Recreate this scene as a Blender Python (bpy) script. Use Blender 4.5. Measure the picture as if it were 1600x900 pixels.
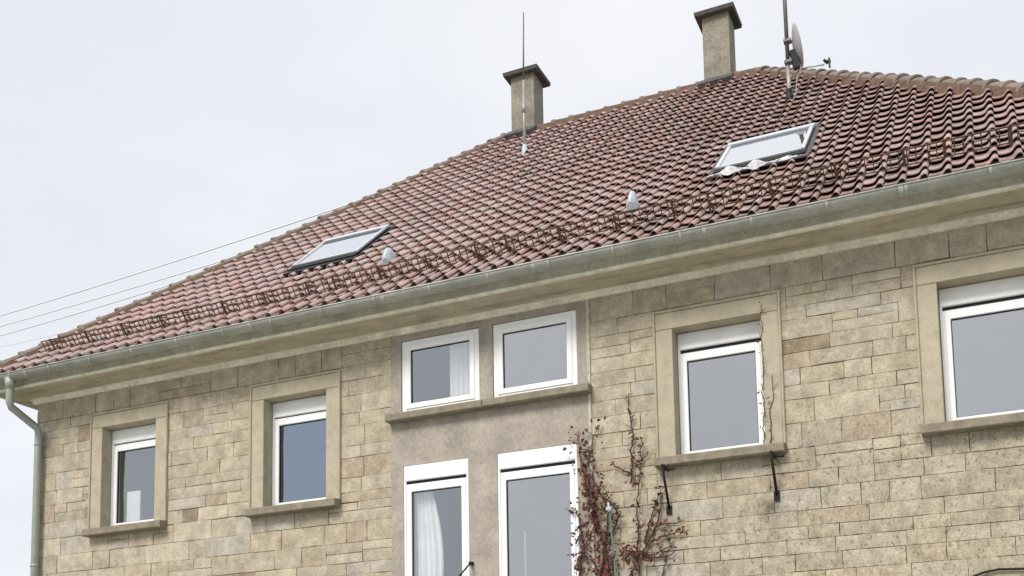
import bpy, math, random
from mathutils import Vector, Matrix
for o in list(bpy.data.objects): bpy.data.objects.remove(o)
scene = bpy.context.scene
R = math.radians
# ------------------------------------------------------------------ camera
FPX, CYPX = 1726.6, 968.0                       # focal length and principal row, in pixels of the 1600x900 photograph
PITCH, ROLL, YAW = R(6.2623), R(-0.9435), R(65.555)
EYE = Vector((0, 0, 1.65))
fw = Vector((-math.cos(YAW)*math.cos(PITCH), math.sin(YAW)*math.cos(PITCH), math.sin(PITCH)))
rt = fw.cross(Vector((0, 0, 1))).normalized(); up = rt.cross(fw)
rt, up = rt*math.cos(ROLL)+up*math.sin(ROLL), -rt*math.sin(ROLL)+up*math.cos(ROLL)
cam = bpy.data.cameras.new('camera'); co = bpy.data.objects.new('camera', cam); scene.collection.objects.link(co)
co.matrix_world = Matrix(((rt.x, up.x, -fw.x, EYE.x), (rt.y, up.y, -fw.y, EYE.y), (rt.z, up.z, -fw.z, EYE.z), (0, 0, 0, 1)))
cam.sensor_fit = 'HORIZONTAL'; cam.sensor_width = 36; cam.lens = FPX/1600*36
cam.shift_y = (CYPX-450)/1600; cam.clip_end = 3000; cam.clip_start = .1
scene.camera = co
# ------------------------------------------------------------------ overcast sky and soft sun
SUN_EL, SUN_AZ = R(45), R(-12)                  # azimuth measured from -Y (the street side) towards +X
world = bpy.data.worlds.new('World'); scene.world = world; world.use_nodes = True
wn, wl = world.node_tree.nodes, world.node_tree.links
bg = wn['Background']; bg.inputs['Strength'].default_value = .1
sky = wn.new('ShaderNodeTexSky'); sky.sky_type = 'NISHITA'; sky.sun_disc = False
sky.sun_elevation = SUN_EL; sky.sun_rotation = math.pi-SUN_AZ
tc = wn.new('ShaderNodeTexCoord'); mp = wn.new('ShaderNodeMapping'); mp.inputs['Scale'].default_value = (1, 1, 2.2)
nz = wn.new('ShaderNodeTexNoise'); nz.inputs['Scale'].default_value = 2.1; nz.inputs['Detail'].default_value = 5; nz.inputs['Roughness'].default_value = .5
cr = wn.new('ShaderNodeValToRGB'); cr.color_ramp.elements[0].position = .34; cr.color_ramp.elements[1].position = .66
cr.color_ramp.elements[0].color = (3.85, 3.95, 4.18, 1); cr.color_ramp.elements[1].color = (4.6, 4.64, 4.76, 1)
mx = wn.new('ShaderNodeMix'); mx.data_type = 'RGBA'; mx.inputs[0].default_value = .94
wl.new(tc.outputs['Generated'], mp.inputs[0]); wl.new(mp.outputs[0], nz.inputs['Vector']); wl.new(nz.outputs[0], cr.inputs[0])
wl.new(sky.outputs[0], mx.inputs[6]); wl.new(cr.outputs[0], mx.inputs[7]); wl.new(mx.outputs[2], bg.inputs['Color'])
sl = bpy.data.lights.new('sun', 'SUN'); sl.energy = 1.5; sl.angle = R(20); sl.color = (1, .97, .92)
so = bpy.data.objects.new('sun', sl); scene.collection.objects.link(so)
sd = Vector((math.sin(SUN_AZ)*math.cos(SUN_EL), -math.cos(SUN_AZ)*math.cos(SUN_EL), math.sin(SUN_EL)))
so.rotation_euler = sd.to_track_quat('Z', 'Y').to_euler()
vs = scene.view_settings; vs.view_transform = 'Standard'; vs.look = 'None'; vs.gamma = 1; vs.exposure = 1.08
rnd = random.Random(7)
# ------------------------------------------------------------------ pixel helpers
def ray(x, y): return rt*((x-800)/FPX) - up*((y-CYPX)/FPX) + fw
def pxy(x, y, Y):                                # the point of the pixel's ray on the plane y = Y
    r = ray(x, y); return EYE + r*(Y/r.y)
def to_px(P):
    d = Vector(P)-EYE; z = d.dot(fw); return 800+FPX*d.dot(rt)/z, CYPX-FPX*d.dot(up)/z, z
WY = 12.0                                        # the street front's plane
EY, EZ = 11.424, 7.213                           # eave line
RY, RZ = 18.29, 13.146                          # ridge line
TH = math.atan2(RZ-EZ, RY-EY); CT, ST = math.cos(TH), math.sin(TH)
def roofpx(x, y, h=0):                           # the point of the pixel's ray on the front roof plane lifted by h
    r = ray(x, y); n = Vector((0, -ST, CT)); p0 = Vector((0, EY, EZ))+n*h
    return EYE + r*((p0-EYE).dot(n)/r.dot(n))
def RP(u, v, h=0): return Vector((u, EY+v*CT-h*ST, EZ+v*ST+h*CT))
# ------------------------------------------------------------------ materials
MATS = {}
def mat(name, color, rough=.8, var=.0, vscale=6., bump=0., bscale=40., spec=.3, metal=0., tone=False, spots=None, extra=None):
    m = bpy.data.materials.new(name); m.use_nodes = True; MATS[name] = m
    n, l = m.node_tree.nodes, m.node_tree.links; b = n['Principled BSDF']
    b.inputs['Roughness'].default_value = rough; b.inputs['Metallic'].default_value = metal
    b.inputs['Specular IOR Level'].default_value = spec
    geo = n.new('ShaderNodeNewGeometry'); pos = geo.outputs['Position']
    if tone:
        at = n.new('ShaderNodeAttribute'); at.attribute_name = 'tone'; col = at.outputs['Color']
    else:
        rgb = n.new('ShaderNodeRGB'); rgb.outputs[0].default_value = (*color, 1); col = rgb.outputs[0]
    def noise(scale, det=5, ro=.6, vec=None):
        t = n.new('ShaderNodeTexNoise'); t.inputs['Scale'].default_value = scale; t.inputs['Detail'].default_value = det
        t.inputs['Roughness'].default_value = ro; l.new(vec or pos, t.inputs['Vector']); return t.outputs[0]
    def mul(col, fac):                            # multiply a colour by a grey value
        q = n.new('ShaderNodeMix'); q.data_type = 'RGBA'; q.blend_type = 'MULTIPLY'; q.inputs[0].default_value = 1
        l.new(col, q.inputs[6]); l.new(fac, q.inputs[7]); return q.outputs[2]
    def remap(v, a, b2, c, d):
        q = n.new('ShaderNodeMapRange'); q.inputs[1].default_value = a; q.inputs[2].default_value = b2
        q.inputs[3].default_value = c; q.inputs[4].default_value = d; l.new(v, q.inputs[0]); return q.outputs[0]
    def blend(fac, a, colr):
        q = n.new('ShaderNodeMix'); q.data_type = 'RGBA'; l.new(fac, q.inputs[0]); l.new(a, q.inputs[6]); q.inputs[7].default_value = (*colr, 1); return q.outputs[2]
    if var:
        col = mul(col, remap(noise(vscale), .3, .7, 1-var, 1+var))
        col = mul(col, remap(noise(vscale*7, 4), .3, .7, 1-var*.7, 1+var*.7))
    H = dict(n=n, l=l, pos=pos, noise=noise, mul=mul, remap=remap, blend=blend, bsdf=b)
    if extra: col = extra(H, col)
    l.new(col, b.inputs['Base Color'])
    if bump:
        bp = n.new('ShaderNodeBump'); bp.inputs['Strength'].default_value = bump; bp.inputs['Distance'].default_value = .012
        l.new(noise(bscale, 6, .65), bp.inputs['Height']); l.new(bp.outputs[0], b.inputs['Normal'])
    return m
def stone_extra(H, col):
    # dark pits and weather specks, thicker where the creeper used to grow (right of the stair windows, low down)
    n, l = H['n'], H['l']
    sep = n.new('ShaderNodeSeparateXYZ'); l.new(H['pos'], sep.inputs[0])
    mpn = n.new('ShaderNodeMapping'); mpn.inputs['Scale'].default_value = (1, 1, .7); l.new(H['pos'], mpn.inputs[0])
    sp = H['noise'](21, 9, .82, mpn.outputs[0])
    rx = H['remap'](sep.outputs[0], -4.6, -2.4, 0, 1); rz = H['remap'](sep.outputs[2], 6.2, 4.9, 0, 1)
    mm = n.new('ShaderNodeMath'); mm.operation = 'MULTIPLY'; l.new(rx, mm.inputs[0]); l.new(rz, mm.inputs[1])
    thr = H['remap'](mm.outputs[0], 0, 1, .61, .535)
    sb = n.new('ShaderNodeMath'); sb.operation = 'SUBTRACT'; l.new(sp, sb.inputs[0]); l.new(thr, sb.inputs[1])
    col = H['blend'](H['remap'](sb.outputs[0], 0, .07, 0, .75), col, (.11, .088, .062))
    for bx, bz, am in ((-2.32, 4.18, .75), (-3.52, 4.05, .5)):
        ax = n.new('ShaderNodeMath'); ax.operation = 'SUBTRACT'; l.new(sep.outputs[0], ax.inputs[0]); ax.inputs[1].default_value = bx
        ab = n.new('ShaderNodeMath'); ab.operation = 'ABSOLUTE'; l.new(ax.outputs[0], ab.inputs[0])
        fx = H['remap'](ab.outputs[0], .03, .15, 1, 0); fz = H['remap'](sep.outputs[2], bz-.55, bz-.05, 0, 1); f2 = H['remap'](sep.outputs[2], bz, bz+.1, 1, 0); wn_ = H['remap'](H['noise'](9, 4), .3, .65, .3, am)
        v = fx
        for q in (fz, f2, wn_):
            mm2 = n.new('ShaderNodeMath'); mm2.operation = 'MULTIPLY'; l.new(v, mm2.inputs[0]); l.new(q, mm2.inputs[1]); v = mm2.outputs[0]
        col = H['blend'](v, col, (.10, .085, .065))
    # soft grey and yellow weathering across the stones
    w = H['noise'](1.3, 4, .55); col = H['blend'](H['remap'](w, .55, .75, 0, .5), col, (.30, .27, .21))
    w2 = H['noise'](2.1, 3, .5, mpn.outputs[0]); col = H['blend'](H['remap'](w2, .58, .75, 0, .3), col, (.47, .40, .265))
    # pale lime scaling
    w3 = H['noise'](10, 8, .8); col = H['blend'](H['remap'](w3, .53, .68, 0, .55), col, (.58, .54, .455))
    w4 = H['noise'](6.5, 8, .8); col = H['blend'](H['remap'](w4, .54, .7, 0, .5), col, (.27, .225, .155))
    return col
mat('stone', (.4, .35, .25), .92, .26, 5, .8, 55, .2, tone=True, extra=stone_extra)
mat('mortar', (.075, .06, .045), .95, .25, 9, .4, 80, .1, extra=lambda H, c: H['blend'](H['remap'](H['noise'](2.6, 6, .75), .54, .64, 0, 1), c, (.40, .36, .28)))
mat('plain_wall', (.40, .35, .25), .92, .2, 4, .5, 30, .2)
mat('dressed', (.43, .38, .28), .9, .16, 6, .3, 90, .2, extra=lambda H, c: H['blend'](H['remap'](H['noise'](3, 4), .52, .75, 0, .55), c, (.36, .31, .24)))
mat('sill_stone', (.25, .215, .16), .9, .25, 8, .4, 60, .2)
def render_extra(H, c):
    c = H['blend'](H['remap'](H['noise'](2.2, 5, .65), .5, .75, 0, .6), c, (.43, .38, .31))
    return H['blend'](H['remap'](H['noise'](24, 5, .7), .6, .72, 0, .5), c, (.49, .44, .365))
mat('plaster', (.36, .318, .268), .93, .22, 3, .35, 90, .15, extra=render_extra)
mat('plaster_edge', (.50, .45, .37), .9, .2, 12, .3, 60, .15)
def cornice_extra(H, c):
    n, l = H['n'], H['l']; mpn = n.new('ShaderNodeMapping'); mpn.inputs['Scale'].default_value = (.35, 3, 3); l.new(H['pos'], mpn.inputs[0])
    c = H['blend'](H['remap'](H['noise'](3.2, 5, .65, mpn.outputs[0]), .5, .72, 0, .7), c, (.22, .185, .13))
    return H['blend'](H['remap'](H['noise'](7, 4, .6), .58, .75, 0, .4), c, (.32, .31, .22))
mat('cornice', (.52, .465, .35), .85, .15, 5, .25, 50, .2, extra=cornice_extra)
mat('cornice_band', (.80, .76, .63), .8, .18, 4, .2, 50, .2, extra=lambda H, c: H['blend'](H['remap'](H['noise'](5, 5, .7), .52, .72, 0, .6), c, (.50, .47, .36)))
mat('zinc', (.42, .425, .385), .55, .16, 4, .05, 30, .35, .1)
mat('zinc_pipe', (.34, .365, .325), .5, .12, 4, .05, 30, .4, .2)
def tile_extra(H, c):
    c = H['blend'](H['remap'](H['noise'](1.1, 5, .6), .5, .75, 0, .5), c, (.33, .235, .21))
    c = H['blend'](H['remap'](H['noise'](9, 5, .7), .6, .72, 0, .5), c, (.27, .225, .175))
    c = H['blend'](H['remap'](H['noise'](30, 4, .7), .62, .72, 0, .6), c, (.66, .60, .57))  # this and the next pale blend: weathering that doubles as painted frosty highlights
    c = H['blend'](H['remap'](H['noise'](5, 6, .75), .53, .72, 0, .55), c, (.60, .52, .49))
    l = H['l']; mpn = H['n'].new('ShaderNodeMapping'); mpn.inputs['Scale'].default_value = (2.6, .45, .45); l.new(H['pos'], mpn.inputs[0])
    c = H['blend'](H['remap'](H['noise'](1.6, 5, .65, mpn.outputs[0]), .52, .72, 0, .5), c, (.21, .165, .135))
    l.new(H['remap'](H['noise'](16, 3), .3, .7, .16, .42), H['bsdf'].inputs['Roughness']); return c
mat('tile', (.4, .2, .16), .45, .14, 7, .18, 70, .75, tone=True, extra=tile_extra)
mat('ridge_tile', (.3, .2, .16), .8, .25, 8, .4, 40, .3, tone=True, extra=lambda H, c: H['blend'](H['remap'](H['noise'](5, 5, .7), .48, .7, 0, .8), c, (.25, .225, .195)))
mat('bedding', (.15, .10, .075), .95, .35, 12, .6, 30, .1)
mat('underlay', (.04, .03, .025), .95)
mat('chimney', (.265, .238, .195), .92, .30, 3, .5, 40, .2, extra=lambda H, c: H['blend'](H['remap'](H['noise'](1.8, 5, .7), .5, .75, 0, .6), c, (.20, .175, .13)))
mat('slab', (.085, .075, .068), .85, .3, 10, .4, 40, .3)
mat('lead', (.09, .085, .085), .6, .3, 8, .3, 20, .4, .3)
mat('pvc', (.86, .86, .86), .35, .03, 8, 0, 1, .5)
mat('box_white', (.85, .85, .84), .45, .05, 5, 0, 1, .4)
mat('gasket', (.012, .012, .014), .6)
mat('curtain', (.9, .9, .9), .9, .04, 5)
mat('room', (.16, .16, .165), .9)
mat('rust', (.105, .07, .046), .75, .35, 30, .3, 90, .3, .3)
mat('iron', (.022, .017, .016), .7, .3, 20, .2, 60, .3, .3)
mat('galv', (.34, .34, .33), .5, .2, 15, 0, 1, .4, .4)
mat('pole_dark', (.13, .12, .115), .55, .3, 12, 0, 1, .4, .3)
mat('dish', (.36, .36, .36), .5, .1, 8, 0, 1, .4)
mat('black', (.015, .015, .017), .5)
mat('sash_dark', (.075, .08, .09), .4, .15, 10, 0, 1, .5, .3)
mat('sash_light', (.60, .62, .65), .35, .08, 10, 0, 1, .5, .2)
mat('crumpled', (.62, .62, .63), .7, .08, 12, .4, 25, .3)
mat('vent_grey', (.48, .55, .62), .4, .15, 20, 0, 1, .5)
mat('twig', (.07, .038, .030), .9, .3, 20)
mat('leaf', (.11, .030, .026), .75, .0, 6, tone=True)
mat('green', (.09, .16, .12), .5, .15, 20)
mat('wire', (.74, .74, .75), .6)
mat('lawn', (.06, .09, .03), .95, .3, 1)
mat('paving', (.36, .345, .32), .9, .2, 3)
def glass(name, tint, fac, trans, warp=.3):
    m = bpy.data.materials.new(name); m.use_nodes = True; MATS[name] = m
    n, l = m.node_tree.nodes, m.node_tree.links; n.remove(n['Principled BSDF'])
    t = n.new('ShaderNodeBsdfTransparent'); t.inputs[0].default_value = (*trans, 1)
    g = n.new('ShaderNodeBsdfGlossy'); g.inputs['Color'].default_value = (*tint, 1); g.inputs['Roughness'].default_value = .015
    x = n.new('ShaderNodeMixShader'); x.inputs[0].default_value = fac
    nn = n.new('ShaderNodeTexNoise'); nn.inputs['Scale'].default_value = 1.3; geo = n.new('ShaderNodeNewGeometry'); l.new(geo.outputs['Position'], nn.inputs['Vector'])
    bp = n.new('ShaderNodeBump'); bp.inputs['Strength'].default_value = warp; bp.inputs['Distance'].default_value = .05
    l.new(nn.outputs[0], bp.inputs['Height']); l.new(bp.outputs[0], g.inputs['Normal'])
    l.new(t.outputs[0], x.inputs[1]); l.new(g.outputs[0], x.inputs[2]); l.new(x.outputs[0], n['Material Output'].inputs[0])
glass('glass', (1, 1, .99), .33, (.8, .82, .84))
glass('glass_blue', (.76, .87, 1), .27, (.5, .58, .7))
glass('glass_clear', (.9, .95, 1), .19, (.95, .95, .95))
glass('skylight_glass', (.97, .98, 1), .9, (.5, .5, .5), .05)
# ------------------------------------------------------------------ mesh builder
WLOC = {}
class MB:
    def __init__(s): s.v = []; s.f = []; s.t = []; s.sm = []; s.tone = (1, 1, 1)
    def verts(s, pts):
        i = len(s.v); s.v += [tuple(p) for p in pts]; s.t += [s.tone]*len(pts); return i
    def face(s, idx, smooth=False): s.f.append(tuple(idx)); s.sm.append(smooth)
    def quad(s, a, b, c, d):
        i = s.verts((a, b, c, d)); s.face((i, i+1, i+2, i+3))
    def box(s, x0, x1, y0, y1, z0, z1):
        i = s.verts([(x, y, z) for x in (x0, x1) for y in (y0, y1) for z in (z0, z1)])
        for q in ((0, 1, 3, 2), (4, 6, 7, 5), (0, 4, 5, 1), (2, 3, 7, 6), (0, 2, 6, 4), (1, 5, 7, 3)): s.face([i+k for k in q])
    def cbox(s, x0, x1, y0, y1, z0, z1, c):      # box whose street-side (y0) edges are chamfered by c
        i = s.verts([(x0+c, y0, z0+c), (x1-c, y0, z0+c), (x1-c, y0, z1-c), (x0+c, y0, z1-c),
                     (x0, y0+c, z0), (x1, y0+c, z0), (x1, y0+c, z1), (x0, y0+c, z1), (x0, y1, z0), (x1, y1, z0), (x1, y1, z1), (x0, y1, z1)])
        s.face((i, i+1, i+2, i+3))
        for k in range(4):
            k2 = (k+1) % 4
            s.face((i+4+k, i+4+k2, i+k2, i+k)); s.face((i+8+k, i+8+k2, i+4+k2, i+4+k))
        s.face((i+11, i+10, i+9, i+8))
    def obox(s, c, ax, ay, az):                   # box from a centre and three half axes
        c = Vector(c); i = s.verts([c+ax*a+ay*b+az*d for a in (-1, 1) for b in (-1, 1) for d in (-1, 1)])
        for q in ((0, 1, 3, 2), (4, 6, 7, 5), (0, 4, 5, 1), (2, 3, 7, 6), (0, 2, 6, 4), (1, 5, 7, 3)): s.face([i+k for k in q])
    def tube(s, pts, r, n=8, cap=True, r1=None):
        pts = [Vector(p) for p in pts]; m = len(pts); rings = []
        nrm = None
        for k, p in enumerate(pts):
            d = (pts[min(k+1, m-1)]-pts[max(k-1, 0)]).normalized()
            if nrm is None: nrm = d.orthogonal().normalized()
            nrm = (nrm-d*nrm.dot(d)).normalized(); b = d.cross(nrm)
            rr = r if r1 is None else r+(r1-r)*k/(m-1)
            rings.append(s.verts([p+(nrm*math.cos(2*math.pi*j/n)+b*math.sin(2*math.pi*j/n))*rr for j in range(n)]))
        for a, b in zip(rings, rings[1:]):
            for j in range(n): s.face((a+j, a+(j+1) % n, b+(j+1) % n, b+j), n > 5)
        if cap: s.face([rings[0]+j for j in reversed(range(n))]); s.face([rings[-1]+j for j in range(n)])
    def build(s, name, material, parent=None, origin=None, **props):
        lo = [min(v[k] for v in s.v) for k in range(3)]; hi = [max(v[k] for v in s.v) for k in range(3)]
        c = Vector(origin) if origin else Vector(((lo[0]+hi[0])/2, (lo[1]+hi[1])/2, lo[2]))
        me = bpy.data.meshes.new(name); me.from_pydata([(a-c.x, b-c.y, d-c.z) for a, b, d in s.v], [], s.f)
        me.polygons.foreach_set('use_smooth', s.sm)
        at = me.attributes.new('tone', 'FLOAT_COLOR', 'POINT')
        at.data.foreach_set('color', [q for t in s.t for q in (*t, 1)])
        me.materials.append(MATS[material]); o = bpy.data.objects.new(name, me)
        return place(o, c, parent, props)
def place(o, c, parent, props):
    scene.collection.objects.link(o); c = Vector(c)
    o.location = c-(WLOC[parent.name] if parent else Vector()); o.parent = parent; WLOC[o.name] = c
    for k, v in props.items(): o[k] = v
    return o
def empty(name, loc, parent=None, **props):
    o = bpy.data.objects.new(name, None); o.empty_display_size = .3; return place(o, loc, parent, props)
# ------------------------------------------------------------------ setting
g = MB(); g.quad((-600, -600, 0), (600, -600, 0), (600, 600, 0), (-600, 600, 0)); g.build('ground', 'lawn', kind='structure')
g = MB(); g.quad((-60, -9, .004), (60, -9, .004), (60, 11, .004), (-60, 11, .004)); g.build('road', 'paving', kind='structure')
# ------------------------------------------------------------------ the house
WX0, WX1, WYB = -13.38, 1.86, 24.82             # corners of the walls
CB = 6.885                                      # underside of the cornice on the wall
house = empty('stone_house', ((WX0+WX1)/2, WY, 0), label='beige ashlar stone house with red pantile hip roof and white windows', category='house')
OPZ0, OPZ1, OW = 4.82, 6.34, 1.01               # upper floor windows
CX = [-11.526, -8.612, -2.856, .0]
openings = [(c-OW/2, c+OW/2, OPZ0, OPZ1) for c in CX]
upA, upB = (-6.965, -5.845, 5.825, 6.80), (-5.66, -4.54, 5.825, 6.80)
loA, loB = (-6.935, -6.01, 2.75, 5.15), (-5.615, -4.565, 2.75, 5.15)
PAN = (-7.115, -4.375, 0.5, CB)                 # rendered stair panel
openings += [upA, upB, loA, loB]
def with_holes(m, x0, x1, z0, z1, y, holes):    # a sheet at y with rectangular holes, as grid cells
    xs = sorted({x0, x1, *[q for h in holes for q in h[:2] if x0 < q < x1]}); zs = sorted({z0, z1, *[q for h in holes for q in h[2:] if z0 < q < z1]})
    for a, b in zip(xs, xs[1:]):
        for c, d in zip(zs, zs[1:]):
            if any(h[0] < (a+b)/2 < h[1] and h[2] < (c+d)/2 < h[3] for h in holes): continue
            m.quad((a, y, c), (b, y, c), (b, y, d), (a, y, d))
core = [(a-.06, b+.06, c-.04, d+.06) for a, b, c, d in openings[:4]]+[(a-.004, b+.004, c-.004, d+.004) for a, b, c, d in openings[4:]]
m = MB(); with_holes(m, WX0, WX1, 0, CB+.3, WY+.012, core); with_holes(m, WX0, WX1, 0, CB+.3, WY+.34, core)
for a, b, c, d in core:
    for p, q in (((a, c), (a, d)), ((a, d), (b, d)), ((b, d), (b, c)), ((b, c), (a, c))):
        m.quad((p[0], WY+.012, p[1]), (q[0], WY+.012, q[1]), (q[0], WY+.34, q[1]), (p[0], WY+.34, p[1]))
wall = m.build('front_wall', 'mortar', house)
for nm, (a, b, c, d) in dict(left_wall=(WX0, WX0+.4, WY+.35, WYB), right_wall=(WX1-.4, WX1, WY+.35, WYB), back_wall=(WX0+.4, WX1-.4, WYB-.4, WYB)).items():
    m = MB(); m.box(a, b, c, d, 0, CB+.3); m.build(nm, 'plain_wall', house)
# --- ashlar blocks, course by course
JX = .006
holes = [(a-.1, b+.1, c-.06, d+.1) for a, b, c, d in openings[:4]] + [PAN]
def cut(r, h):
    x0, x1, z0, z1 = r
    if h[0] >= x1 or h[1] <= x0 or h[2] >= z1 or h[3] <= z0: return [r]
    out = []
    if h[3] < z1: out.append((x0, x1, h[3], z1)); z1 = h[3]
    if h[2] > z0: out.append((x0, x1, z0, h[2])); z0 = h[2]
    if h[0] > x0: out.append((x0, h[0], z0, z1))
    if h[1] < x1: out.append((h[1], x1, z0, z1))
    return out
rects = []
def courses(X0, X1, ztop, zbot, tall_first):
    z = ztop; first = tall_first
    while z > zbot+.001:
        h = .31 if first else rnd.choice((.14, .16, .175, .19, .205, .22, .24, .265)); z0 = z-h
        if z0-zbot < .13: z0 = zbot
        if z-z0 > .36: z0 = (z+zbot)/2
        x = X0
        while x < X1-.001:
            L = rnd.uniform(.26, .80)*(1.2 if first else 1)
            if X1-(x+L) < .25: L = X1-x if X1-x < 1.05 else (X1-x)/2
            q = rnd.random(); hh = z-z0
            if hh > .215 and q < .2:              # two thin stones in the height of one
                zm = z0+hh*rnd.uniform(.4, .6); xm = x+L*rnd.uniform(.35, .65)
                rects.append((x, x+L, z0, zm))
                if L > .6: rects.extend(((x, xm, zm, z), (xm, x+L, zm, z)))
                else: rects.append((x, x+L, zm, z))
            else: rects.append((x, x+L, z0, z))
            x += L
        z = z0; first = False
ZS = OPZ0-.05
for a, b in ((WX0, CX[0]), (CX[0], CX[1]), (CX[1], PAN[0]), (PAN[1], CX[2]), (CX[2], CX[3]), (CX[3], WX1)): courses(a, b, CB+.02, ZS, True)
for a, b in ((WX0, PAN[0]), (PAN[1], WX1)): courses(a, b, ZS, .5, False)
stones = []
for r in rects:
    ps = [r]
    for h in holes: ps = [q for p in ps for q in cut(p, h)]
    stones += [p for p in ps if p[1]-p[0] > .035 and p[3]-p[2] > .03]
STONE_TONES = [(.42, .37, .285)]*6 + [(.435, .39, .305)]*5 + [(.40, .355, .275)]*5 + [(.435, .38, .28)]*3 + [(.415, .38, .32)]*3 + [(.385, .33, .245), (.395, .33, .245), (.48, .43, .335)]
def stone_into(m, r):
    t = rnd.choice(STONE_TONES); k = rnd.uniform(.97, 1.03); m.tone = (t[0]*k*1.02, t[1]*k*.995, t[2]*k*.965)
    q = rnd.random()
    if q < .012: m.tone = (.27, .215, .145)
    elif q < .022: m.tone = (.48, .415, .295)
    y = WY-rnd.uniform(-.004, .007)
    nx, nz = max(2, min(5, round((r[1]-r[0])/.17))), 2; X0, X1, Z0, Z1 = r[0]+.0035, r[1]-.0035, r[2]+.003, r[3]-.003
    tilt, tilz = rnd.uniform(-.007, .007), rnd.uniform(-.007, .007); g = []
    for b in range(nz+1):
        for a in range(nx+1):
            ex, ez = a in (0, nx), b in (0, nz); e = (ex or ez)
            x = X0+(X1-X0)*a/nx+rnd.uniform(-.003, .003)*(1 if e else 6); z = Z0+(Z1-Z0)*b/nz+rnd.uniform(-.003, .003)*(1 if e else 4)
            g.append((x, min(WY+.008, y+tilt*(a/nx-.5)+tilz*(b/nz-.5)+(rnd.uniform(.002, .006) if e else rnd.uniform(-.004, .002))+(.003 if ex and ez else 0)), z))
    i = m.verts(g)
    for b in range(nz):
        for a in range(nx): q = i+b*(nx+1)+a; m.face((q, q+1, q+nx+2, q+nx+1), True)
    ring = [a for a in range(nx+1)]+[b*(nx+1)+nx for b in range(1, nz+1)]+[nz*(nx+1)+a for a in range(nx-1, -1, -1)]+[b*(nx+1) for b in range(nz-1, 0, -1)]
    cx, cz = (r[0]+r[1])/2, (r[2]+r[3])/2
    o1 = m.verts([(g[k][0], g[k][1], g[k][2]) for k in ring]); o2 = m.verts([(g[k][0]+math.copysign(.0015, g[k][0]-cx), WY+.03, g[k][2]+math.copysign(.0015, g[k][2]-cz)) for k in ring]); n = len(ring)
    for k in range(n): m.face((o1+(k+1) % n, o1+k, o2+k, o2+(k+1) % n))
def area_px(r):
    x, y, d = to_px(((r[0]+r[1])/2, WY, (r[2]+r[3])/2))
    if not (-25 < x < 1625 and y < 915): return 0
    for h in [(a-.2, b+.2, c-.09, d2+.2) for a, b, c, d2 in openings[:4]]:
        if h[0] < (r[0]+r[1])/2 < h[1] and h[2] < (r[2]+r[3])/2 < h[3]: return 0
    return (r[1]-r[0])*(r[3]-r[2])/d/d
stones.sort(key=area_px, reverse=True)
rest = MB()
for k, r in enumerate(stones):
    if k < 300 and area_px(r) > 0:
        m = MB(); stone_into(m, r); m.build('stone', 'stone', wall)
    else: stone_into(rest, r)
rest.build('stonework', 'stone', wall, kind='stuff')
m = MB(); m.box(WX0-.05, WX1+.05, WY-.06, WY+.02, 0, .5); m.build('plinth', 'sill_stone', house)
# --- rendered panel round the stair windows
m = MB(); loc_h = [upA, upB, loA, loB]
with_holes(m, PAN[0], PAN[1]-.045, PAN[2], PAN[3]+.02, WY-.006, loc_h)
m.quad((PAN[0], WY-.006, PAN[2]), (PAN[0], WY-.006, PAN[3]), (PAN[0], WY+.02, PAN[3]), (PAN[0], WY+.02, PAN[2]))
for a, b, c, d in loc_h:
    for p, q in (((a, c), (a, d)), ((a, d), (b, d)), ((b, d), (b, c)), ((b, c), (a, c))):
        m.quad((p[0], WY-.006, p[1]), (q[0], WY-.006, q[1]), (q[0], WY+.02, q[1]), (p[0], WY+.02, p[1]))
panel = m.build('stair_panel', 'plaster', house)
m = MB(); m.cbox(PAN[1]-.043, PAN[1], WY-.014, WY+.03, PAN[2], PAN[3]+.02, .006); m.build('edge_strip', 'plaster_edge', panel)
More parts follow.
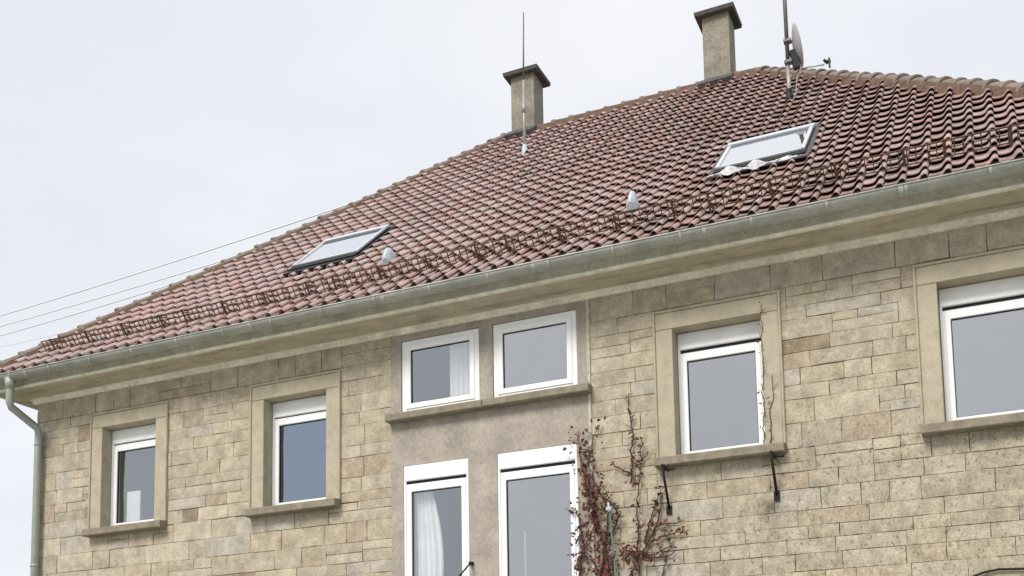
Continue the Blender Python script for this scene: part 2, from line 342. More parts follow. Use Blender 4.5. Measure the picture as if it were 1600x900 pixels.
# --- windows
def frame_box(m, x0, x1, z0, z1, w, y0, y1, wt=None, wb=None):
    wt = wt or w; wb = wb or w
    m.cbox(x0, x0+w, y0, y1, z0, z1, .006); m.cbox(x1-w, x1, y0, y1, z0, z1, .006)
    m.cbox(x0+w, x1-w, y0, y1, z1-wt, z1, .006); m.cbox(x0+w, x1-w, y0, y1, z0, z0+wb, .006)
def window(o, depth, box=0, slot=.0, gl='glass', fw_=.058, sw=.058, kind='window'):
    x0, x1, z0, z1 = o; y = WY+depth
    w = empty('window', ((x0+x1)/2, y, z0), house)
    top = z1-box
    m = MB(); frame_box(m, x0+.004, x1-.004, z0+.004, top-.004-slot, fw_, y, y+.075); m.build('frame', 'pvc', w)
    fx0, fx1, fz0, fz1 = x0+fw_-.008, x1-fw_+.008, z0+fw_-.008, top-slot-fw_+.008
    m = MB(); frame_box(m, fx0, fx1, fz0, fz1, sw, y-.014, y+.05); m.build('sash', 'pvc', w)
    m = MB(); frame_box(m, fx0+sw, fx1-sw, fz0+sw, fz1-sw, .009, y+.004, y+.03); m.build('gasket', 'gasket', w)
    m = MB(); m.box(fx0+sw+.009, fx1-sw-.009, y+.018, y+.024, fz0+sw+.009, fz1-sw-.009); m.build('pane', gl, w)
    if box:
        m = MB(); m.cbox(x0+.004, x1-.004, y-.02, y+.14, top, z1-.003, .008); m.build('shutter_box', 'box_white', w)
        m = MB(); m.box(x0+.03, x1-.03, y+.012, y+.06, top-slot-.004, top); m.build('shutter_slot', 'gasket', w)
        for s in (x0+.004, x1-.032):
            m = MB(); m.cbox(s, s+.028, y-.018, y+.03, z0+.004, top, .004); m.build('guide_rail', 'pvc', w)
    # room behind the glass
    m = MB(); X0, X1, Y0, Y1, Z0, Z1 = x0-.5, x1+.5, WY+.345, WY+2.6, z0-.6, z1+.25
    if kind == 'stair': X0, X1 = x0-.02, x1+.02
    m.quad((X0, Y1, Z0), (X1, Y1, Z0), (X1, Y1, Z1), (X0, Y1, Z1)); m.quad((X0, Y0, Z0), (X0, Y1, Z0), (X0, Y1, Z1), (X0, Y0, Z1))
    m.quad((X1, Y0, Z0), (X1, Y1, Z0), (X1, Y1, Z1), (X1, Y0, Z1)); m.quad((X0, Y0, Z1), (X1, Y0, Z1), (X1, Y1, Z1), (X0, Y1, Z1)); m.quad((X0, Y0, Z0), (X1, Y0, Z0), (X1, Y1, Z0), (X0, Y1, Z0))
    m.build('room', 'room', w)
    return w
def surround(w, o):
    x0, x1, z0, z1 = o; J = .2; yb = WY+.33
    def piece(nm, a, b, c, d): m = MB(); m.cbox(a, b, WY-.022, yb, c, d, .006); m.build(nm, 'dressed', w)
    piece('jamb', x0-J, x0-.001, z0+.002, z1); piece('jamb', x1+.001, x1+J, z0+.002, z1); piece('lintel', x0-J, x1+J, z1+.004, z1+J)
    # narrow raised outer fillet
    for a, b, c, d in ((x0-J-.028, x0-J-.001, z0+.002, z1+J+.028), (x1+J+.001, x1+J+.028, z0+.002, z1+J+.028), (x0-J-.001, x1+J+.001, z1+J+.001, z1+J+.028)):
        m = MB(); m.cbox(a, b, WY-.04, WY+.02, c, d, .008); m.build('fillet', 'dressed', w)
    m = MB(); m.cbox(x0-.225, x1+.225, WY-.15, WY+.33, z0-.105, z0-.002, .012); m.build('sill', 'sill_stone', w)
for k, o in enumerate(openings[:4]):
    w = window(o, .19, .21 if k < 2 else .20, .012 if k < 2 else .035, gl=('glass_clear', 'glass_blue', 'glass', 'glass')[k]); surround(w, o)
uA = window(upA, .012, kind='stair', fw_=.075, sw=.07, gl='glass_clear'); uB = window(upB, .012, kind='stair', fw_=.075, sw=.07)
lA = window(loA, .012, .20, .035, kind='stair', gl='glass_clear'); lB = window(loB, .012, .20, .035, kind='stair')
for w, a, b in ((uA, -7.13, -5.757), (uB, -5.751, -4.36)):
    m = MB(); m.cbox(a, b, WY-.14, WY-.007, 5.725, 5.822, .012); m.build('sill', 'sill_stone', w)
# --- cornice swept round the walls, with its two light bands
def sweep(m, prof, smooth=False):                # prof: (offset from the wall, z)
    loops = []
    for d, zz in prof:
        loops.append(m.verts([(WX0-d, WY-d, zz), (WX1+d, WY-d, zz), (WX1+d, WYB+d, zz), (WX0-d, WYB+d, zz)]))
    for a, b in zip(loops, loops[1:]):
        for k in range(4): m.face((a+k, a+(k+1) % 4, b+(k+1) % 4, b+k), smooth)
m = MB(); sweep(m, [(.075, 6.95), (.10, 6.958), (.44, 6.985), (.44, 7.01)]); cornice = m.build('cornice', 'cornice', house)
m = MB(); sweep(m, [(.0, 6.885), (.035, 6.886), (.05, 6.90), (.055, 6.93), (.078, 6.94), (.08, 6.955)]); m.build('bed_moulding', 'cornice_band', cornice)
m = MB(); sweep(m, [(.435, 6.984), (.468, 6.980), (.486, 6.988), (.492, 7.006), (.484, 7.022), (.455, 7.032), (.45, 7.21), (.0, 7.21)]); m.build('crown_moulding', 'cornice_band', cornice)
# --- gutter
GO, GZ, GR = .625, 7.147, .088
m = MB(); prof = [(GO-GR*math.cos(a)*-1, GZ-GR*math.sin(a)) for a in [math.pi*k/14 for k in range(15)]]
prof = [(GO+GR+.010, GZ-.004), (GO+GR+.012, GZ+.008), (GO+GR, GZ+.010)]+prof
sweep(m, prof, True); gutter = m.build('gutter', 'zinc', house)
for x in [-12.9+k*2.02 for k in range(8)]:       # soldered laps
    m = MB(); n = 12; i = []
    for xx in (x, x+.045): i.append(m.verts([(xx, WY-GO-(GR+.003)*math.cos(math.pi*k/n), GZ-(GR+.003)*math.sin(math.pi*k/n)) for k in range(n+1)]))
    for k in range(n): m.face((i[0]+k, i[0]+k+1, i[1]+k+1, i[1]+k), True)
    m.build('gutter_lap', 'zinc', gutter)
for k in range(20):                              # straps
    x = -13.2+k*.78; m = MB(); n = 10; i = []
    for xx in (x, x+.028): i.append(m.verts([(xx, WY-GO-(GR+.005)*math.cos(math.pi*q/n), GZ-(GR+.005)*math.sin(math.pi*q/n)) for q in range(n+1)]))
    for q in range(n): m.face((i[0]+q, i[0]+q+1, i[1]+q+1, i[1]+q), True)
    m.build('gutter_bracket', 'zinc', gutter)
# --- downpipe with swan neck at the left corner
dpx = pxy(60, 690, WY-.09).x; gpx = pxy(16, 600, WY-GO).x
m = MB(); m.tube([(gpx, WY-GO, 7.09), (gpx, WY-GO, 7.03), (gpx, WY-GO, 6.74), (gpx+(dpx-gpx)*.06, WY-GO+.03, 6.67), (gpx+(dpx-gpx)*.94, WY-.12, 6.47), (dpx, WY-.09, 6.39), (dpx, WY-.09, 6.3), (dpx, WY-.09, .2)], .056, 14)
pipe = m.build('downpipe', 'zinc_pipe', house)
m = MB(); m.tube([(gpx, WY-GO, 7.10), (gpx, WY-GO, 6.93)], .085, 14, True, .06); m.build('outlet', 'zinc_pipe', pipe)
for zz in (6.2, 4.35, 2.4):
    m = MB(); m.tube([(dpx, WY-.09, zz), (dpx, WY-.09, zz+.035)], .062, 14); m.box(dpx-.01, dpx+.01, WY-.05, WY+.01, zz+.005, zz+.03); m.build('pipe_clip', 'zinc_pipe', pipe)
# ------------------------------------------------------------------ roof
XL, XR, RXL, RXR = -13.88, 2.34, -8.30, -3.46
BY = 2*RY-EY
m = MB(); e = -.06
A, B, C_, D_ = (XL, EY, EZ+e), (XR, EY, EZ+e), (XR, BY, EZ+e), (XL, BY, EZ+e); P, Q = (RXL, RY, RZ+e), (RXR, RY, RZ+e)
i = m.verts((A, B, C_, D_, P, Q))
for q in ((0, 1, 5, 4), (1, 2, 5), (2, 3, 4, 5), (3, 0, 4)): m.face([i+k for k in q])
roof = m.build('roof', 'underlay', house)
GAU, TW, HOLD = .309, .2185, .30
PROF = [(0, .002), (.12, -.006), (.32, -.009), (.50, -.005), (.60, .006), (.68, .028), (.76, .047), (.85, .054), (.93, .049), (.985, .034), (1.0, .022)]
TT = .012                                        # clay thickness
skyl = [(-9.43, -8.27, 2.10, 3.36), (-3.04, -1.92, 2.06, 3.32)]     # skylight footprints on the slope: u0, u1, v0, v1
chim = [(-8.11, -7.64), (-4.37, -3.90)]
def tile_into(m, f, u0, v0, lo, hi, vmax):       # f(u, v, h) -> point; lo(v), hi(v): hip limits
    L = GAU*1.16; step = .051+rnd.uniform(-.004, .004); du = rnd.uniform(-.004, .004); dv = rnd.uniform(-.008, .008); tw = rnd.uniform(-.006, .006)
    if rnd.random() < .03: dv -= rnd.uniform(.01, .03); tw *= 2.5
    def pt(q, v, base, k): 
        u = u0+q*TW+du; u = min(max(u, lo(v)), hi(v)); return f(u, v, base+k+tw*(q-.5))
    va, vb = v0-.01+dv, min(v0+L, vmax)
    a = m.verts([pt(q, va, step, h) for q, h in PROF]); b = m.verts([pt(q, vb, 0, h) for q, h in PROF])
    c = m.verts([pt(q, va, step, h) for q, h in PROF]); d = m.verts([pt(q, va+.004, step-TT, h) for q, h in PROF])
    e2 = m.verts([pt(q, va+.12, step*.66-TT, h) for q, h in PROF])
    n = len(PROF)
    g1 = m.verts([pt(PROF[-1][0], va, step, PROF[-1][1]), pt(PROF[-1][0], vb, 0, PROF[-1][1]), pt(PROF[-1][0]-.03, vb, -TT, PROF[-1][1]), pt(PROF[-1][0]-.03, va, step-TT, PROF[-1][1])]); m.face((g1, g1+3, g1+2, g1+1))
    for k in range(n-1):
        m.face((a+k, a+k+1, b+k+1, b+k), True); m.face((d+k, d+k+1, c+k+1, c+k)); m.face((e2+k, e2+k+1, d+k+1, d+k), True)
TILE_TONES = [(.465, .325, .295)]*7 + [(.495, .36, .33)]*5 + [(.45, .30, .27)]*5 + [(.53, .405, .375)]*2 + [(.44, .335, .31)]*2 + [(.42, .36, .30), (.46, .275, .225)]
def tile_tone(): t = rnd.choice(TILE_TONES); k = rnd.uniform(.9, 1.1); return tuple(q*k for q in t)
RPT = lambda u, v, h: RP(u, v+.006*math.sin(u*2.1+v*.7), h-.028+.009*math.sin(u*.8+v*.5)*math.sin(v*.9+.4)+.004*math.sin(u*2.7-v*1.6))
front = []; SL = math.hypot(RY-EY, RZ-EZ); nrow = int(SL/GAU)+1
hl = lambda v: XL+(RXL-XL)*min(max(v/SL, 0), 1); hr = lambda v: XR+(RXR-XR)*min(max(v/SL, 0), 1)
uph = .336-.82*TW
for r in range(nrow):
    v0 = r*GAU
    if v0 > SL-.12: break
    j0 = math.floor((hl(v0)-uph)/TW)-1; j1 = math.ceil((hr(v0)-uph)/TW)+1
    for j in range(j0, j1+1):
        u0 = uph+j*TW; uc = u0+TW/2; vc = v0+GAU/2
        if u0+TW < hl(v0)+.02 or u0 > hr(v0)-.02: continue
        if any(a-.0 < uc < b+.0 and c-.02 < vc < d+.02 for a, b, c, d in skyl): continue
        if any(a < uc < b and vc > (18.2-EY)/CT for a, b in chim): continue
        x, y, dd = to_px(RP(uc, vc)); vis = -30 < x < 1625
        front.append((dd if vis else 99, u0, v0))
front.sort(); rest = MB()
for k, (dd, u0, v0) in enumerate(front):
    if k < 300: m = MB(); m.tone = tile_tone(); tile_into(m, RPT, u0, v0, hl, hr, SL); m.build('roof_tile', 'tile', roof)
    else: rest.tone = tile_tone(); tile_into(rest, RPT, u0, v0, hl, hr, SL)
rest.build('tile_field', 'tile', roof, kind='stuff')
m = MB(); m.tone = (.25, .17, .15); m.obox(RP((XL+XR)/2, .06, -.012), Vector(((XR-XL)/2-.1, 0, 0)), Vector((0, CT, ST))*.02, Vector((0, -ST, CT))*.030); m.build('eave_filler', 'ridge_tile', roof)
# the other three slopes, out of sight
rest = MB()
def slope(org, ud, ind, length, run, in0, in1):
    org, ud, ind = Vector(org), Vector(ud), Vector(ind); S = math.hypot(run, RZ-EZ); ct, st = run/S, (RZ-EZ)/S
    f = lambda u, v, h: org+ud*u+ind*(v*ct-h*st)+Vector((0, 0, v*st+h*ct))
    lo = lambda v: in0*min(v/S, 1); hi = lambda v: length-in1*min(v/S, 1)
    for r in range(int((S-.1)/GAU)+1):
        v0 = r*GAU
        for j in range(int(length/TW)+1):
            u0 = j*TW
            if u0+TW < lo(v0)+.02 or u0 > hi(v0)-.02: continue
            rest.tone = tile_tone(); tile_into(rest, f, u0, v0, lo, hi, S)
slope((XL, BY, EZ), (0, -1, 0), (1, 0, 0), BY-EY, RXL-XL, RY-EY, RY-EY)
slope((XR, EY, EZ), (0, 1, 0), (-1, 0, 0), BY-EY, XR-RXR, RY-EY, RY-EY)
slope((XR, BY, EZ), (-1, 0, 0), (0, -1, 0), XR-XL, RY-EY, XR-RXR, RXL-XL)
rest.build('tile_field', 'tile', roof, kind='stuff')
# ridge and hip caps: tapered half rounds, each lapping the next, on mortar
def caps(p, q, flip=False, lift=.0):
    p, q = Vector(p), Vector(q); d = (q-p); Lg = d.length; d.normalize(); side = d.cross(Vector((0, 0, 1))).normalized(); nn = side.cross(d).normalized()
    if nn.z < 0: nn = -nn
    n = round(Lg/.335); st = Lg/n
    mb = MB(); N = 8
    for k in range(n+1):
        c = p+d*(k*st)+nn*(lift-.01)
        i = mb.verts([c+side*.19-nn*.16, c+side*.125+nn*.04, c-side*.125+nn*.04, c-side*.19-nn*.16])
        if k: 
            for t in range(3): mb.face((i-4+t, i-3+t, i+1+t, i+t))
    mb.build('bedding_mortar', 'bedding', roof)
    for k in range(n):
        m = MB(); kk = rnd.uniform(.85, 1.12); m.tone = tuple(x*kk for x in (.205, .16, .135)); N = 9
        a, b = k*st-.03, (k+1)*st+.03; ra, rb = .136, .113; jit = side*rnd.uniform(-.012, .012)+nn*rnd.uniform(-.006, .006)
        rings = []
        for t, r, hh in ((a, ra-.014, -.004), (a, ra, .012), (a+.05, ra, .012), (a+.07, (ra+rb)/2+.002, .006), (b, rb, 0)):
            c = p+d*t+nn*(lift+hh-.01)+jit
            rings.append(m.verts([c+side*r*math.cos(math.pi*x/N)+nn*(r*math.sin(math.pi*x/N)-.02) for x in range(N+1)]))
        for a2, b2 in zip(rings, rings[1:]):
            for x in range(N): m.face((a2+x, a2+x+1, b2+x+1, b2+x), True)
        m.build('ridge_tile', 'ridge_tile', roof)
caps((XL, EY, EZ+.01), (RXL, RY, RZ-.02)); caps((XR, EY, EZ-.0), (RXR, RY, RZ-.01)); caps((RXL, RY, RZ-.02), (RXR, RY, RZ-.02))
caps((XL, BY, EZ+.03), (RXL, RY, RZ-.02)); caps((XR, BY, EZ+.03), (RXR, RY, RZ-.02))
# --- chimneys
for k, (a, b) in enumerate(chim):
    c = empty('chimney', ((a+b)/2, 18.43, 12.6), house)
    y0, y1 = 18.2, 18.66; top = (14.27, 14.36)[k]
    m = MB(); m.box(a, b, y0, y1, 12.5, top); m.build('stack', 'chimney', c)
    m = MB(); o = .11; zc = top
    i = m.verts([(a-o, y0-o, zc), (b+o, y0-o, zc), (b+o, y1+o, zc), (a-o, y1+o, zc), (a-o-.01, y0-o-.01, zc+.07), (b+o+.01, y0-o-.01, zc+.07), (b+o+.01, y1+o+.01, zc+.07), (a-o-.01, y1+o+.01, zc+.07), (a+.1, y0+.1, zc+.12), (b-.1, y0+.1, zc+.12), (b-.1, y1-.1, zc+.12), (a+.1, y1-.1, zc+.12)])
    m.face((i+3, i+2, i+1, i))
    for s in (0, 4):
        for t in range(4): m.face((i+s+t, i+s+(t+1) % 4, i+s+4+(t+1) % 4, i+s+4+t))
    m.face((i+8, i+9, i+10, i+11)); m.build('cap', 'slab', c)
    zf = EZ+(y0-EY)*ST/CT
    m = MB(); m.obox((a+(b-a)/2, y0-.10, zf-.02), Vector(((b-a)/2+.06, 0, 0)), Vector((0, CT, ST))*.15, Vector((0, -ST, CT))*.055); m.box(a-.012, b+.012, y0-.012, y0+.3, zf-.1, zf+.11); m.build('flashing', 'lead', c)
# --- skylights
for k, (a, b, v0, v1) in enumerate(skyl):
    s = empty('skylight', RP((a+b)/2, v0), house)
    U = Vector((1, 0, 0)); V = Vector((0, CT, ST)); N = Vector((0, -ST, CT)); main = ('sash_dark', 'sash_light')[k]
    def slab(m, u0, u1, va, vb, h0, h1): m.obox(RP((u0+u1)/2, (va+vb)/2, (h0+h1)/2), U*((u1-u0)/2), V*((vb-va)/2), N*((h1-h0)/2))
    m = MB(); slab(m, a, a+.05, v0+.06, v1, -.05, .08); slab(m, b-.05, b, v0+.06, v1, -.05, .08); slab(m, a+.05, b-.05, v1-.06, v1, -.05, .078); slab(m, a+.0, b-.0, v0-.02, v0+.10, -.05, .078); m.build('frame', 'black', s)  # black bottom rail paints in the dark gap below a tilted sash
    m = MB(); slab(m, a+.01, a+.055, v0+.10, v1-.03, .08, .105); slab(m, b-.055, b-.01, v0+.10, v1-.03, .08, .105); slab(m, a+.055, b-.055, v0+.10, v0+.135, .08, .10); m.build('sash', 'sash_light', s)
    m = MB(); slab(m, a+.0, b-.0, v1-.10, v1+.02, .08, .115); m.build('hood', ('sash_light', 'sash_light')[k], s)
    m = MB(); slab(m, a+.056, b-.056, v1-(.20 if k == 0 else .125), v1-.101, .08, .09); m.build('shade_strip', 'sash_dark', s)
    m = MB(); slab(m, a+.05, b-.05, v0+.13, v1-.10, .083, .089); m.build('pane', 'skylight_glass', s)
    m = MB(); slab(m, a-.05, b+.05, v0-.14, v0-.021, .045, .06); slab(m, a-.07, a-.001, v0, v1+.05, .0, .055); slab(m, b+.001, b+.07, v0, v1+.05, .0, .055); slab(m, a-.07, b+.07, v1+.021, v1+.12, .0, .06); m.build('flashing', 'black' if k == 0 else 'lead', s)
    if k == 1:
        # crumpled pale apron below the window
        m = MB(); nx, ny = 36, 5; i0 = len(m.v); rr = random.Random(3)
        pts = []
        for y in range(ny+1):
            for x in range(nx+1):
                u = a-.06+(b-a+.02)*x/nx; lump = max(.02, (math.exp(-((x-9)/3.2)**2)+1.1*math.exp(-((x-19)/2.6)**2)+.35*math.exp(-((x-30)/3)**2))*1.3+rr.uniform(-.1, .15))
                pts.append(RP(u, v0-.05-.14*y/ny*(.25+lump*.75)+rr.uniform(-.01, .01), .055+.06*math.sin(math.pi*(.15+.85*y/ny))*lump+rr.uniform(0, .012)))
        i = m.verts(pts)
        for y in range(ny):
            for x in range(nx): q = i+y*(nx+1)+x; m.face((q, q+1, q+nx+2, q+nx+1), False)
        m.build('apron', 'crumpled', s)
# --- vent tiles
for x, y in ((612, 412), (992, 326)):
    p = roofpx(x, y); u, v = p.x, (p.y-EY)/CT
    m = MB(); n = 8; i = []
    for t, (vv, w, h) in enumerate(((-.14, .06, .11), (-.13, .068, .15), (.0, .055, .20), (.10, .035, .17), (.18, .015, .06))):
        i.append(m.verts([RP(u+w*math.cos(math.pi*q/n), v+vv, .02+h*math.sin(math.pi*q/n)) for q in range(n+1)]))
    for p_, q_ in zip(i, i[1:]):
        for q in range(n): m.face((p_+q, p_+q+1, q_+q+1, q_+q), True)
    m.face([i[0]+q for q in range(n+1)])
    m.build('vent_tile', 'vent_grey', house)
# --- snow guard grids along the eave
gv, gh = .56, .205
xs = -13.02
while xs < 1.3:
    xe = min(xs+2.48, 1.72); gd = empty('snow_guard', RP((xs+xe)/2, gv), house)
    m = MB()
    for h, rr in ((.045, .008), (.13, .006), (gh, .010)): m.tube([RP(xs, gv-.02, h), RP(xe, gv-.02, h)], rr, 5)
    m.build('rail', 'rust', gd)
    m = MB(); x = xs+.02
    while x < xe-.01: m.tube([RP(x, gv-.02, .04), RP(x, gv-.02, gh+.004)], .0075, 4); x += .085
    m.build('bars', 'rust', gd, kind='stuff')
    for x in [xs+(xe-xs)*q for q in (.08, .36, .64, .92)]:
        m = MB(); m.tube([RP(x, gv-.025, .0), RP(x, gv-.028, gh+.02)], .014, 5); m.tube([RP(x, gv-.025, gh*.9), RP(x, gv+.24, .06)], .008, 5); m.box(x-.014, x+.014, *sorted((RP(x, gv-.05).y, RP(x, gv+.3).y)), RP(x, gv+.1, .03).z-.004, RP(x, gv+.1, .03).z+.004)
        m.build('bracket', 'rust', gd)
    xs = xe+.02
# ------------------------------------------------------------------ things on the roof
p = roofpx(820, 240)
r = empty('lightning_rod', p, label='tall thin pale lightning rod standing in front of the left chimney', category='lightning rod')
m = MB(); m.tube([p-Vector((0, 0, .1)), p+Vector((0, 0, 1.35))], .026, 8); m.build('lower_tube', 'galv', r)
m = MB(); top = pxy(818, 20, p.y); m.tube([p+Vector((0, 0, 1.3)), top], .016, 7, True, .010); m.build('upper_rod', 'pole_dark', r)
m = MB(); m.tube([p+Vector((0, 0, .75)), p+Vector((0, 0, .95))], .036, 8); m.build('sleeve', 'galv', r)
m = MB(); m.tube([p-Vector((0, 0, .12)), p+Vector((0, 0, .16))], .085, 10, True, .035); m.build('base_collar', 'vent_grey', r)
p = roofpx(1234, 160)
r = empty('antenna_mast', p, label='dark antenna mast rising past the satellite dish beside the right chimney', category='antenna mast')
m = MB(); m.tube([p-Vector((0, 0, .1)), p+Vector((0, 0, .62))], .030, 8); m.build('foot_tube', 'galv', r)
m = MB(); m.tube([p+Vector((0, 0, .62)), p+Vector((-.01, 0, 2.6))], .030, 8); m.build('pole', 'pole_dark', r)
m = MB(); m.tube([p+Vector((0, 0, -.06)), p+Vector((0, 0, .2))], .075, 9, True, .045); m.build('base_boot', 'black', r)
for zz in (.62, .95):
    m = MB(); m.obox(p+Vector((.01, -.01, zz)), Vector((.055, 0, 0)), Vector((0, .05, 0)), Vector((0, 0, .02))); m.build('clamp', 'pole_dark', r)
m = MB(); m.tube([p+Vector((.03, -.05, -.05)), p+Vector((.10, -.03, .1)), p+Vector((.12, 0, .35)), p+Vector((.2, .02, .52))], .009, 5); m.build('cable', 'galv', r)
# satellite dish, seen nearly edge on, opening to the right
dc = pxy(1244, 72, p.y+.02); dn = Vector((.975, .235, .2)).normalized(); ds = dn.cross(Vector((0, 0, 1))).normalized(); du = ds.cross(dn).normalized()
if du.z < 0: du = -du
d = empty('satellite_dish', dc-Vector((0, 0, .36)), label='grey satellite dish seen edge on beside the antenna mast', category='satellite dish')
m = MB(); N = 28; rings = []
for side_ in (0, 1):
    for t in (.02, .35, .7, 1.0) if side_ == 0 else (1.0, .7, .35, .02):
        rings.append(m.verts([dc+(ds*math.cos(2*math.pi*k/N)*.28+du*math.sin(2*math.pi*k/N)*.32)*t+dn*(.06*t*t-.03-side_*.012) for k in range(N)]))
for a, b in zip(rings, rings[1:]):
    for k in range(N): m.face((a+k, a+(k+1) % N, b+(k+1) % N, b+k), True)
m.build('reflector', 'dish', d)
m = MB(); m.obox(dc-dn*.07-du*.2, dn*.045, ds*.05, du*.14); m.tube([dc-dn*.08-du*.1, p+Vector((0, 0, (dc.z-p.z)-.08))], .02, 6); m.build('mount', 'black', d)
lnb = pxy(1292, 97, p.y-.02)
m = MB(); m.tube([dc-du*.37-dn*.02, dc-du*.37+dn*.1-Vector((0, 0, .01)), lnb-Vector((.04, 0, .03))], .011, 6); m.build('arm', 'galv', d)
m = MB(); m.tube([lnb+dn*.05, lnb-dn*.01], .03, 8); m.tube([lnb-dn*.01, lnb-dn*.03+du*.05], .02, 6); m.obox(lnb+Vector((.035, 0, -.02)), Vector((.012, 0, 0)), Vector((0, .02, 0)), Vector((0, 0, .07))); m.build('receiver', 'black', d)
# ------------------------------------------------------------------ overhead wires behind the house
for (y0, xb, yb, r_), lab in zip(((493.5, 420, 362, .022), (510, 412, 389, .020), (524.5, 302, 435, .020), (545, 142, 510, .011)),
        ('topmost of the overhead wires passing behind the roof at left', 'second overhead wire from the top behind the roof at left', 'third overhead wire from the top behind the roof at left', 'lowest and faintest overhead wire behind the roof at left')):
    P0 = pxy(0, y0, 29); P1 = pxy(xb, yb, 27); dd = P1-P0
    a, b = P0-dd*1.2, P1+dd*(1.0 if xb > 300 else 1.6); m = MB(); pts = []
    for k in range(25):
        t = k/24; pts.append(a.lerp(b, t)+Vector((0, 0, .35*((2*t-1)**2-.2))))
    off = P0-min(pts, key=lambda q: abs(q.x-P0.x)); pts = [q+Vector((0, 0, off.z*.9)) for q in pts]
    m.tube(pts, r_, 5); m.build('overhead_wire', 'wire', label=lab, category='wire', group='overhead wires behind the roof')
# ------------------------------------------------------------------ curtains and things behind panes
def curtain(x0, x1, z0, z1, y, lab, edge=None, amp=.02, nf=5):
    m = MB(); nx, nz = 60, 14; pts = []
    for k in range(nz+1):
        t = k/nz; w = edge(t) if edge else 1
        for i in range(nx+1):
            s = i/nx; pts.append((x0+(x1-x0)*s*w, y+amp*math.sin(s*nf*2*math.pi)+amp*.4*math.sin(s*13+t*3), z0+(z1-z0)*t))
    i = m.verts(pts)
    for k in range(nz):
        for q in range(nx): j = i+k*(nx+1)+q; m.face((j, j+1, j+nx+2, j+nx+1), True)
    m.build('curtain', 'curtain', label=lab, category='curtain', group='white curtains behind the panes')
curtain(-6.33, -5.93, 5.86, 6.74, WY+.13, 'pleated white curtain behind the small upper left stair window', nf=6)
curtain(-6.86, -6.45, 2.78, 4.93, WY+.14, 'gathered white curtain behind the tall lower left stair window', edge=lambda t: .55+.45*math.sin(math.pi*min(1, max(0, (t-.02)*.98)))**1 if t < .5 else 1-.45*((t-.5)*2)**2, nf=5)
a_, b_ = pxy(199, 760, WY+.33), pxy(219, 775, WY+.33); m = MB(); m.box(a_.x, b_.x, WY+.33, WY+.36, 4.6, (a_.z+b_.z)/2); m.build('blind_panel', 'curtain', label='white panel behind the leftmost upper floor window', category='panel')
m = MB(); q0 = pxy(820, 830, WY+.10); m.tube([(q0.x, WY+.10, q0.z), (q0.x+.005, WY+.10, 2.8)], .012, 6); m.build('pull_cord', 'curtain', label='thin white cord behind the tall lower right stair window', category='cord')
# ------------------------------------------------------------------ iron brackets under the sill
for (x, y), lab in zip(((1046, 796), (1214, 774)), ('black iron brace under the left end of the sill beside the creeper', 'black iron brace under the right end of the sill above a dark stain')):
    b = pxy(x, y, WY-.01); t = Vector((b.x, WY-.25, 4.70)); 
    br = empty('iron_brace', b, label=lab, category='bracket', group='iron braces under the window sill')
    m = MB(); m.tube([b, t], .017, 6); m.build('strut', 'iron', br)
    m = MB(); m.tube([t, Vector((b.x, WY+.0, 4.685))], .014, 6); m.tube([t.lerp(b, .12), Vector((b.x+.12, WY-.14, 4.66))], .011, 5); m.build('arm', 'iron', br)
    m = MB(); m.obox(b+Vector((0, .0, -.01)), Vector((.03, 0, 0)), Vector((0, .012, 0)), Vector((0, 0, .05))); m.build('wall_plate', 'iron', br)
# ------------------------------------------------------------------ creeper
LEAF_TONES = [(.12, .036, .030), (.085, .034, .028), (.14, .055, .04), (.07, .034, .027), (.15, .042, .032)]
def creeper(name, paths, lab, leafy, seed, thick=.008):
    rr = random.Random(seed); tw = MB(); lf = MB()
    def leaf(c, s):
        n = Vector((rr.uniform(-.7, .7), -1, rr.uniform(-.5, .9))).normalized(); a = n.orthogonal().normalized(); a.rotate(Matrix.Rotation(rr.uniform(0, 6.28), 3, n)); b = n.cross(a)
        lf.tone = tuple(q*rr.uniform(.7, 1.3) for q in rr.choice(LEAF_TONES))
        c = c+n*0; w1, w2 = rr.uniform(.15, .5), rr.uniform(.15, .5); lf_i = lf.verts([c, c+a*s*rr.uniform(.3, .7)+b*s*w1+n*s*rr.uniform(-.1, .4), c+a*s*rr.uniform(.8, 1.3)+n*s*rr.uniform(-.4, .3), c+a*s*rr.uniform(.3, .7)-b*s*w2+n*s*rr.uniform(-.1, .4)]); lf.face((lf_i, lf_i+1, lf_i+2)); lf.face((lf_i, lf_i+2, lf_i+3))
    for pts, dens in paths:
        W = [pxy(x, y, WY-.03) for x, y in pts]; fine = []
        for a, b in zip(W, W[1:]):
            n = max(2, int((b-a).length/.05))
            for k in range(n): fine.append(a.lerp(b, k/n)+Vector((rr.uniform(-.012, .012), rr.uniform(-.015, .008), rr.uniform(-.01, .01))))
        fine.append(W[-1]); tw.tube(fine, thick*(1.5 if dens > 1.3 else 1.15), 5, True, thick*.45)
        for q in fine:
            if rr.random() < .55:               # knobbly side shoots and tendrils
                e = q+Vector((rr.uniform(-.07, .07), rr.uniform(-.04, .0), rr.uniform(-.02, .07))); tw.tube([q, (q+e)/2+Vector((0, -.008, .008)), e], thick*.5, 4, False)
                if dens > .4 and rr.random() < .4: leaf(e, rr.uniform(.025, .05))
            for _ in range(int(dens*leafy+rr.random())):
                leaf(q+Vector((rr.gauss(0, .055*min(dens, 1.6)), rr.uniform(-.08, .0), rr.gauss(-.01, .045))), rr.uniform(.025, .065))
    r = empty(name, Vector((sum(v[0] for v in tw.v)/len(tw.v), WY-.03, min(v[2] for v in tw.v))), label=lab, category='creeper')
    tw.build('stems', 'twig', r); lf.build('leaves', 'leaf', r, kind='stuff')
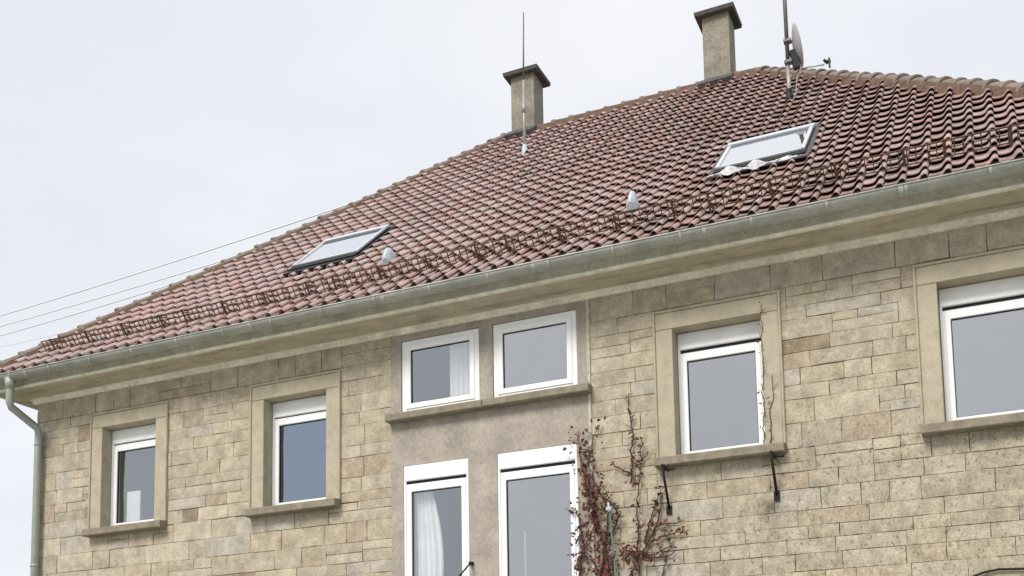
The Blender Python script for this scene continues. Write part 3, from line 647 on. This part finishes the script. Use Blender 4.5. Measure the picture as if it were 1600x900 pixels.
creeper('creeper', [
    ([(925, 1060), (915, 960), (905, 900), (908, 870), (930, 820), (925, 770), (915, 740), (920, 720), (926, 690), (934, 665)], .9),
    ([(905, 900), (912, 850), (906, 810), (898, 795), (890, 800)], .8),
    ([(930, 830), (926, 800), (918, 770), (914, 745), (908, 725), (904, 690), (905, 672)], 1.1),
    ([(940, 900), (946, 850), (950, 800), (940, 775), (932, 760), (925, 735)], 1.6), ([(952, 900), (948, 862), (935, 830), (930, 790), (922, 760)], 1.5),
    ([(950, 850), (962, 820), (968, 808), (958, 790), (945, 778), (932, 765)], .9), ([(905, 890), (902, 872), (915, 868), (930, 880), (934, 900)], .9),
    ([(900, 850), (903, 840), (912, 830)], .6), ([(952, 870), (960, 885), (955, 900)], .5),
    ([(1000, 900), (996, 870), (997, 820), (996, 780), (1000, 740), (1003, 710), (1002, 686)], .45),
    ([(987, 755), (988, 730), (986, 705), (990, 685), (986, 662), (984, 640), (983, 614)], .4), ([(988, 740), (974, 736), (962, 728), (955, 722)], .1), ([(995, 722), (1004, 718), (1012, 712)], .1),
    ([(975, 875), (985, 865), (1005, 862), (1012, 850), (1030, 842), (1046, 835), (1060, 830), (1072, 833)], .6), ([(1010, 852), (1025, 825), (1040, 818), (1058, 818), (1068, 812)], .45),
    ([(1008, 850), (1012, 825), (1022, 795), (1030, 775), (1033, 765)], .45), ([(1018, 838), (1028, 815), (1032, 795), (1033, 770)], .4), ([(1005, 870), (1025, 866), (1040, 858), (1052, 852)], .4),
    ([(970, 870), (976, 860), (984, 862), (995, 875), (1004, 862), (1012, 868)], 1.4), ([(1012, 870), (1030, 872), (1048, 868), (1056, 858)], .3), ([(1036, 900), (1038, 885), (1042, 876)], .2), ([(985, 900), (990, 890), (996, 885)], .4)],
    'dark red half bare creeper climbing the wall right of the stair windows', 3.4, 5, .010)
creeper('creeper', [([(1218, 722), (1203, 712), (1196, 698), (1193, 670), (1194, 640), (1192, 610), (1193, 580), (1190, 550), (1190, 520), (1189, 475)], .3), ([(1200, 705), (1206, 670), (1204, 640), (1209, 610), (1206, 590)], .03), ([(1196, 700), (1212, 708), (1232, 706)], .3)],
    'thin dark creeper stem clinging to the right jamb above the brace', 1.2, 9, .006)
# ------------------------------------------------------------------ stake, stay rod and cable
a, b = pxy(952, 800, WY-.10), pxy(962, 905, WY-.10); a2 = a+(b-a)*4
m = MB(); st = empty('green_stake', a2, label='thin green stake with a grey tip standing in the creeper', category='stake')
m.tube([a2, a+Vector((.005, 0, 0))], .012, 7); m.build('shaft', 'green', st)
m = MB(); m.tube([a, a+(a-b)*.14], .020, 7, True, .012); m.obox(a+(a-b)*.05, Vector((.03, 0, 0)), Vector((0, .015, 0)), Vector((0, 0, .02))); m.build('tip', 'vent_grey', st)
a, b = pxy(735, 880, WY-.06), pxy(716, 902, WY-.35); m = MB(); m.tube([a, b, b+(b-a)*1.2], .011, 6); m.obox(a+Vector((0, .03, 0)), Vector((.02, 0, 0)), Vector((0, .04, 0)), Vector((0, 0, .02)))
m.build('stay_rod', 'iron', label='thin dark rod crossing the foot of the lower left stair window', category='rod')
pts = [pxy(x, y, WY-.03) for x, y in ((1500, 925), (1518, 902), (1535, 895), (1560, 889.5), (1600, 888.5), (1650, 893), (1700, 905))]
m = MB(); m.tube(pts, .013, 6); m.build('cable', 'iron', label='dark cable arching across the stonework at the lower right', category='cable')
